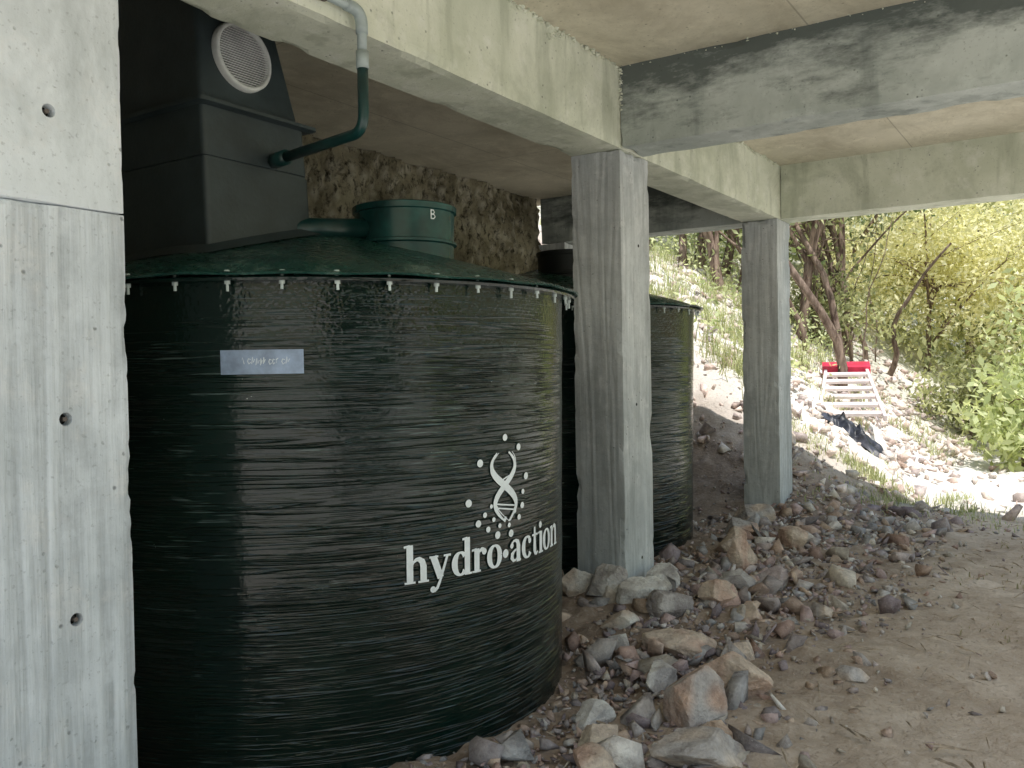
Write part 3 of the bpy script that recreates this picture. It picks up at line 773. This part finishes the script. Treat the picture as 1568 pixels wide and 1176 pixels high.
YEL=((.58,.56,.32),(.92,.89,.70)); GRN=((.04,.07,.02),(.30,.37,.15)); OLV=((.07,.09,.035),(.56,.57,.33)); LIT=((.22,.28,.10),(.74,.77,.48)); DKG=((.02,.04,.012),(.08,.13,.04))
tree('flowering_shrub',-2.3,16.2,3.4,(.1,0),(2.0,1.5,1.6),270,60,.10,*YEL,r=.05,nb=16,czf=.55,spread=.22)
tree('flowering_shrub',-.3,17.8,3.8,(.1,0),(1.9,1.5,1.8),210,55,.11,*YEL,r=.05,nb=14,czf=.55,spread=.22)
tree('green_shrub',-.62,10.9,1.1,(.1,0),(.62,.55,.5),60,36,.12,*LIT,r=.025,nb=12,czf=.5,spread=.13)
tree('green_shrub',-.1,12.2,1.9,(.1,0),(.8,.8,.85),80,45,.12,*LIT,r=.03,nb=12,czf=.5,spread=.17)
tree('green_shrub',-1.35,13.2,1.2,(0,0),(.7,.6,.5),60,50,.09,*OLV,r=.03,nb=10,czf=.5,spread=.16)
tree('green_shrub',-3.3,13.2,1.3,(0,0),(.9,.7,.5),45,45,.09,*OLV,r=.03,nb=10,czf=.45,spread=.18)
specs=[(-3.35,12.3,3.6,(.5,.2),(1.2,1.1,.9),OLV),(-3.0,13.6,4.2,(-.3,.2),(1.4,1.2,1.1),GRN),(-4.2,11.6,3.4,(-.7,.2),(1.2,1.0,.85),LIT),
 (-4.6,12.8,3.6,(.6,0),(1.3,1.1,1.0),OLV),(-5.6,12.4,3.4,(.3,0),(1.3,1.2,1.0),LIT),(-5.4,14.6,4.4,(-.4,0),(1.5,1.3,1.2),GRN),
 (-3.8,16.0,5.0,(.3,0),(1.7,1.4,1.6),OLV),(-2.0,19.5,5.6,(.2,0),(1.9,1.6,2.1),LIT),(.4,20.5,5.8,(.2,0),(2.0,1.6,2.1),OLV),
 (-4.6,19.5,6.0,(0,0),(2.0,1.6,2.2),LIT),(-7.0,17.0,5.0,(0,0),(2.0,1.6,1.8),OLV),(2.6,15.5,4.6,(0,0),(1.7,1.5,1.8),GRN)]
for (x,y,h,ln,rd,cc) in specs:
    k=.46 if y<15 else .75
    tree('bush_tree',x,y,h,ln,rd,int(100*k),44,.11 if y<15 else .16,*cc,r=.05+.008*h,nb=12,spread=.26 if y<15 else .34,fill=.35,czf=.72)
for (x,y,h,rd,cc) in ((8.5,-1.6,3.4,1.8,DKG),(8.0,-4.0,3.4,1.6,DKG),(11,5.0,2.6,1.8,LIT)):  # trees out of view, added to shape the reflections in the tank
    tree('bush_tree',x,y,h,(0,0),(rd,rd,h*.45),100,40,.24,*cc,r=.08,nb=8,spread=.35,czf=.5)
sap=empty('saplings',(-3.5,12,1.5))
for k in range(30):
    x=random.uniform(-5.8,-2.4); y=random.uniform(10.8,14.5); z=float(Hb(x,y))+E-.05
    a=random.gauss(0,.4); b_=random.gauss(0,.2); h=random.uniform(1.6,3.6)
    P=[Vector((x+a*h*t*t+.2*noise.noise(Vector((t*3,k,0))),y+b_*h*t+.2*noise.noise(Vector((t*3,k,7))),z+h*t)) for t in [i/10 for i in range(11)]]
    r0=random.choice([.012,.018,.025,.045,.06])
    tube('sapling_stem',P,.02,M_BARK,sap,6,[r0*(1-.07*i) for i in range(11)])
cl=[]
for _ in range(480):
    x=random.uniform(-9,5); y=random.uniform(15.5,25); z=float(Hb(x,y))+E+random.uniform(0,1.4)*(1 if random.random()<.6 else 2.2); cl.append((x,y,z))
Vl,Fl,Cl=leaves(cl,40,.36,.17,*OLV); fast_mesh('undergrowth',Vl,Fl,M_LEAF,Cl)
cl=[]
for _ in range(120):
    x=random.uniform(-6.0,-2.9); y=random.uniform(10.5,14.5); cl.append((x,y,float(Hb(x,y))+E+random.uniform(.02,.4)))
for _ in range(16):
    x=random.uniform(-3.6,-2.6); y=random.uniform(8.2,10.2); cl.append((x,y,float(Hb(x,y))+E+random.uniform(.02,.12)))
Vl,Fl,Cl=leaves(cl,32,.16,.07,*LIT); fast_mesh('low_scrub',Vl,Fl,M_LEAF,Cl)

def grass(name,tufts,c0,c1,mat):
    Vs=[];Fs=[];Cs=[];b=0
    for (x,y,n,h,sp) in tufts:
        px=rng.normal(x,sp,n); py=rng.normal(y,sp,n); pz=Hb(px,py)+E-.01
        a=rng.uniform(0,6.283,n); bend=rng.uniform(.15,.9,n)*h; hh=h*rng.uniform(.5,1.2,n); w_=.0025+.003*rng.random(n)+.003*h
        dx,dy=np.cos(a),np.sin(a); sx_,sy_=-dy*w_,dx*w_
        p0=np.stack([px-sx_,py-sy_,pz],-1); p1=np.stack([px+sx_,py+sy_,pz],-1)
        m0=np.stack([px+dx*bend*.35-sx_*.7,py+dy*bend*.35-sy_*.7,pz+hh*.6],-1); m1=np.stack([px+dx*bend*.35+sx_*.7,py+dy*bend*.35+sy_*.7,pz+hh*.6],-1)
        t0=np.stack([px+dx*bend,py+dy*bend,pz+hh*.85],-1); t1_=t0+np.stack([sx_,sy_,sx_*0],-1)*.15
        V=np.stack([p0,p1,m1,m0,t1_,t0],1).reshape(-1,3); i=np.arange(n)*6+b
        Fs.append(np.concatenate([np.stack([i,i+1,i+2,i+3],-1),np.stack([i+3,i+2,i+4,i+5],-1)])); Vs.append(V)
        t=rng.random(n)[:,None]; c=np.array(c0)*(1-t)+np.array(c1)*t; Cs.append(np.repeat(np.hstack([c,np.ones((n,1))]),6,axis=0)); b+=6*n
    return fast_mesh(name,np.vstack(Vs),np.vstack(Fs),mat,np.vstack(Cs))
tf=[]
for _ in range(75): tf.append((random.uniform(-5.2,-2.6),random.uniform(8.0,12.5),60,random.uniform(.14,.32),.10))
for _ in range(26): tf.append((random.gauss(-1.45,.35),random.gauss(8.0,.3),50,random.uniform(.06,.15),.07))
for _ in range(40): tf.append((random.uniform(-1.9,.8),random.uniform(6.9,7.8),40,random.uniform(.04,.09),.11))
for _ in range(16): tf.append((random.uniform(-2.8,-1.2),random.uniform(9.5,13),50,random.uniform(.1,.22),.1))
grass('grass',tf,(.24,.28,.12),(.62,.62,.38),M_GRASS)
tf=[]
for _ in range(8): tf.append((random.uniform(-.7,.1),random.uniform(5.2,6.8),22,random.uniform(.02,.05),.10))
for _ in range(5): tf.append((random.uniform(-.35,.0),random.uniform(3.9,4.6),22,random.uniform(.02,.04),.08))
grass('dry_grass',tf,(.26,.24,.14),(.50,.44,.32),M_GRASS)
V=[];F=[]
for k in range(620):
    x=random.uniform(-1.5,1.0); y=random.uniform(2.2,7.4)
    if random.random()>.25+.75*sst(-1.2,-.3,x): continue
    L=random.uniform(.012,.06); a=random.uniform(0,3.14); w_=random.uniform(.0012,.0045); z=float(Hb(x,y))+E+.024
    dx,dy=math.cos(a)*L,math.sin(a)*L; b=len(V); dz=random.uniform(-.006,.012)
    V+=[(x-dx-dy*w_/L,y-dy+dx*w_/L,z-dz),(x-dx+dy*w_/L,y-dy-dx*w_/L,z-dz),(x+dx+dy*w_/L,y+dy-dx*w_/L,z+dz),(x+dx-dy*w_/L,y+dy+dx*w_/L,z+dz),(x,y,z+w_*2)]
    F+=[(b,b+1,b+4),(b+1,b+2,b+4),(b+2,b+3,b+4),(b+3,b,b+4)]
make_mesh('twig_litter',V,F,simple('dry_twig',(.40,.32,.24),.9,.5,30))

# ------------------------------------------------------------------ light, sky, camera
el=math.radians(66)
S=Vector((.8*math.cos(el),-.6*math.cos(el),math.sin(el))).normalized()
sun=bpy.data.lights.new('sun','SUN'); sun.energy=5; sun.angle=math.radians(.5); sun.color=(1,.97,.93)
so=bpy.data.objects.new('sun',sun); so.rotation_euler=S.to_track_quat('Z','Y').to_euler(); so.location=(0,-5,20); scene.collection.objects.link(so)
wd=bpy.data.worlds.new('World'); scene.world=wd; wd.use_nodes=True; nt=wd.node_tree
sk=nt.nodes.new('ShaderNodeTexSky'); sk.sky_type='NISHITA'; sk.sun_disc=False; sk.sun_elevation=el; sk.sun_rotation=math.atan2(.8,-.6)
sk.air_density=2.4; sk.dust_density=2.; sk.ozone_density=3.
bg=nt.nodes['Background']; nt.links.new(sk.outputs[0],bg.inputs[0]); bg.inputs[1].default_value=.15
scene.view_settings.view_transform='Standard'; scene.view_settings.look='None'; scene.view_settings.exposure=0
cam=bpy.data.cameras.new('camera'); cam.sensor_width=36; cam.lens=1350/1568*36; cam.clip_start=.05; cam.clip_end=2000
co=bpy.data.objects.new('camera',cam); scene.collection.objects.link(co)
R=Matrix.Rotation(math.radians(33.3),4,'Z')@Matrix.Rotation(math.radians(90-1.06),4,'X')@Matrix.Rotation(math.radians(-1.0),4,'Z')
co.matrix_world=Matrix.Translation((0,0,E))@R
scene.camera=co
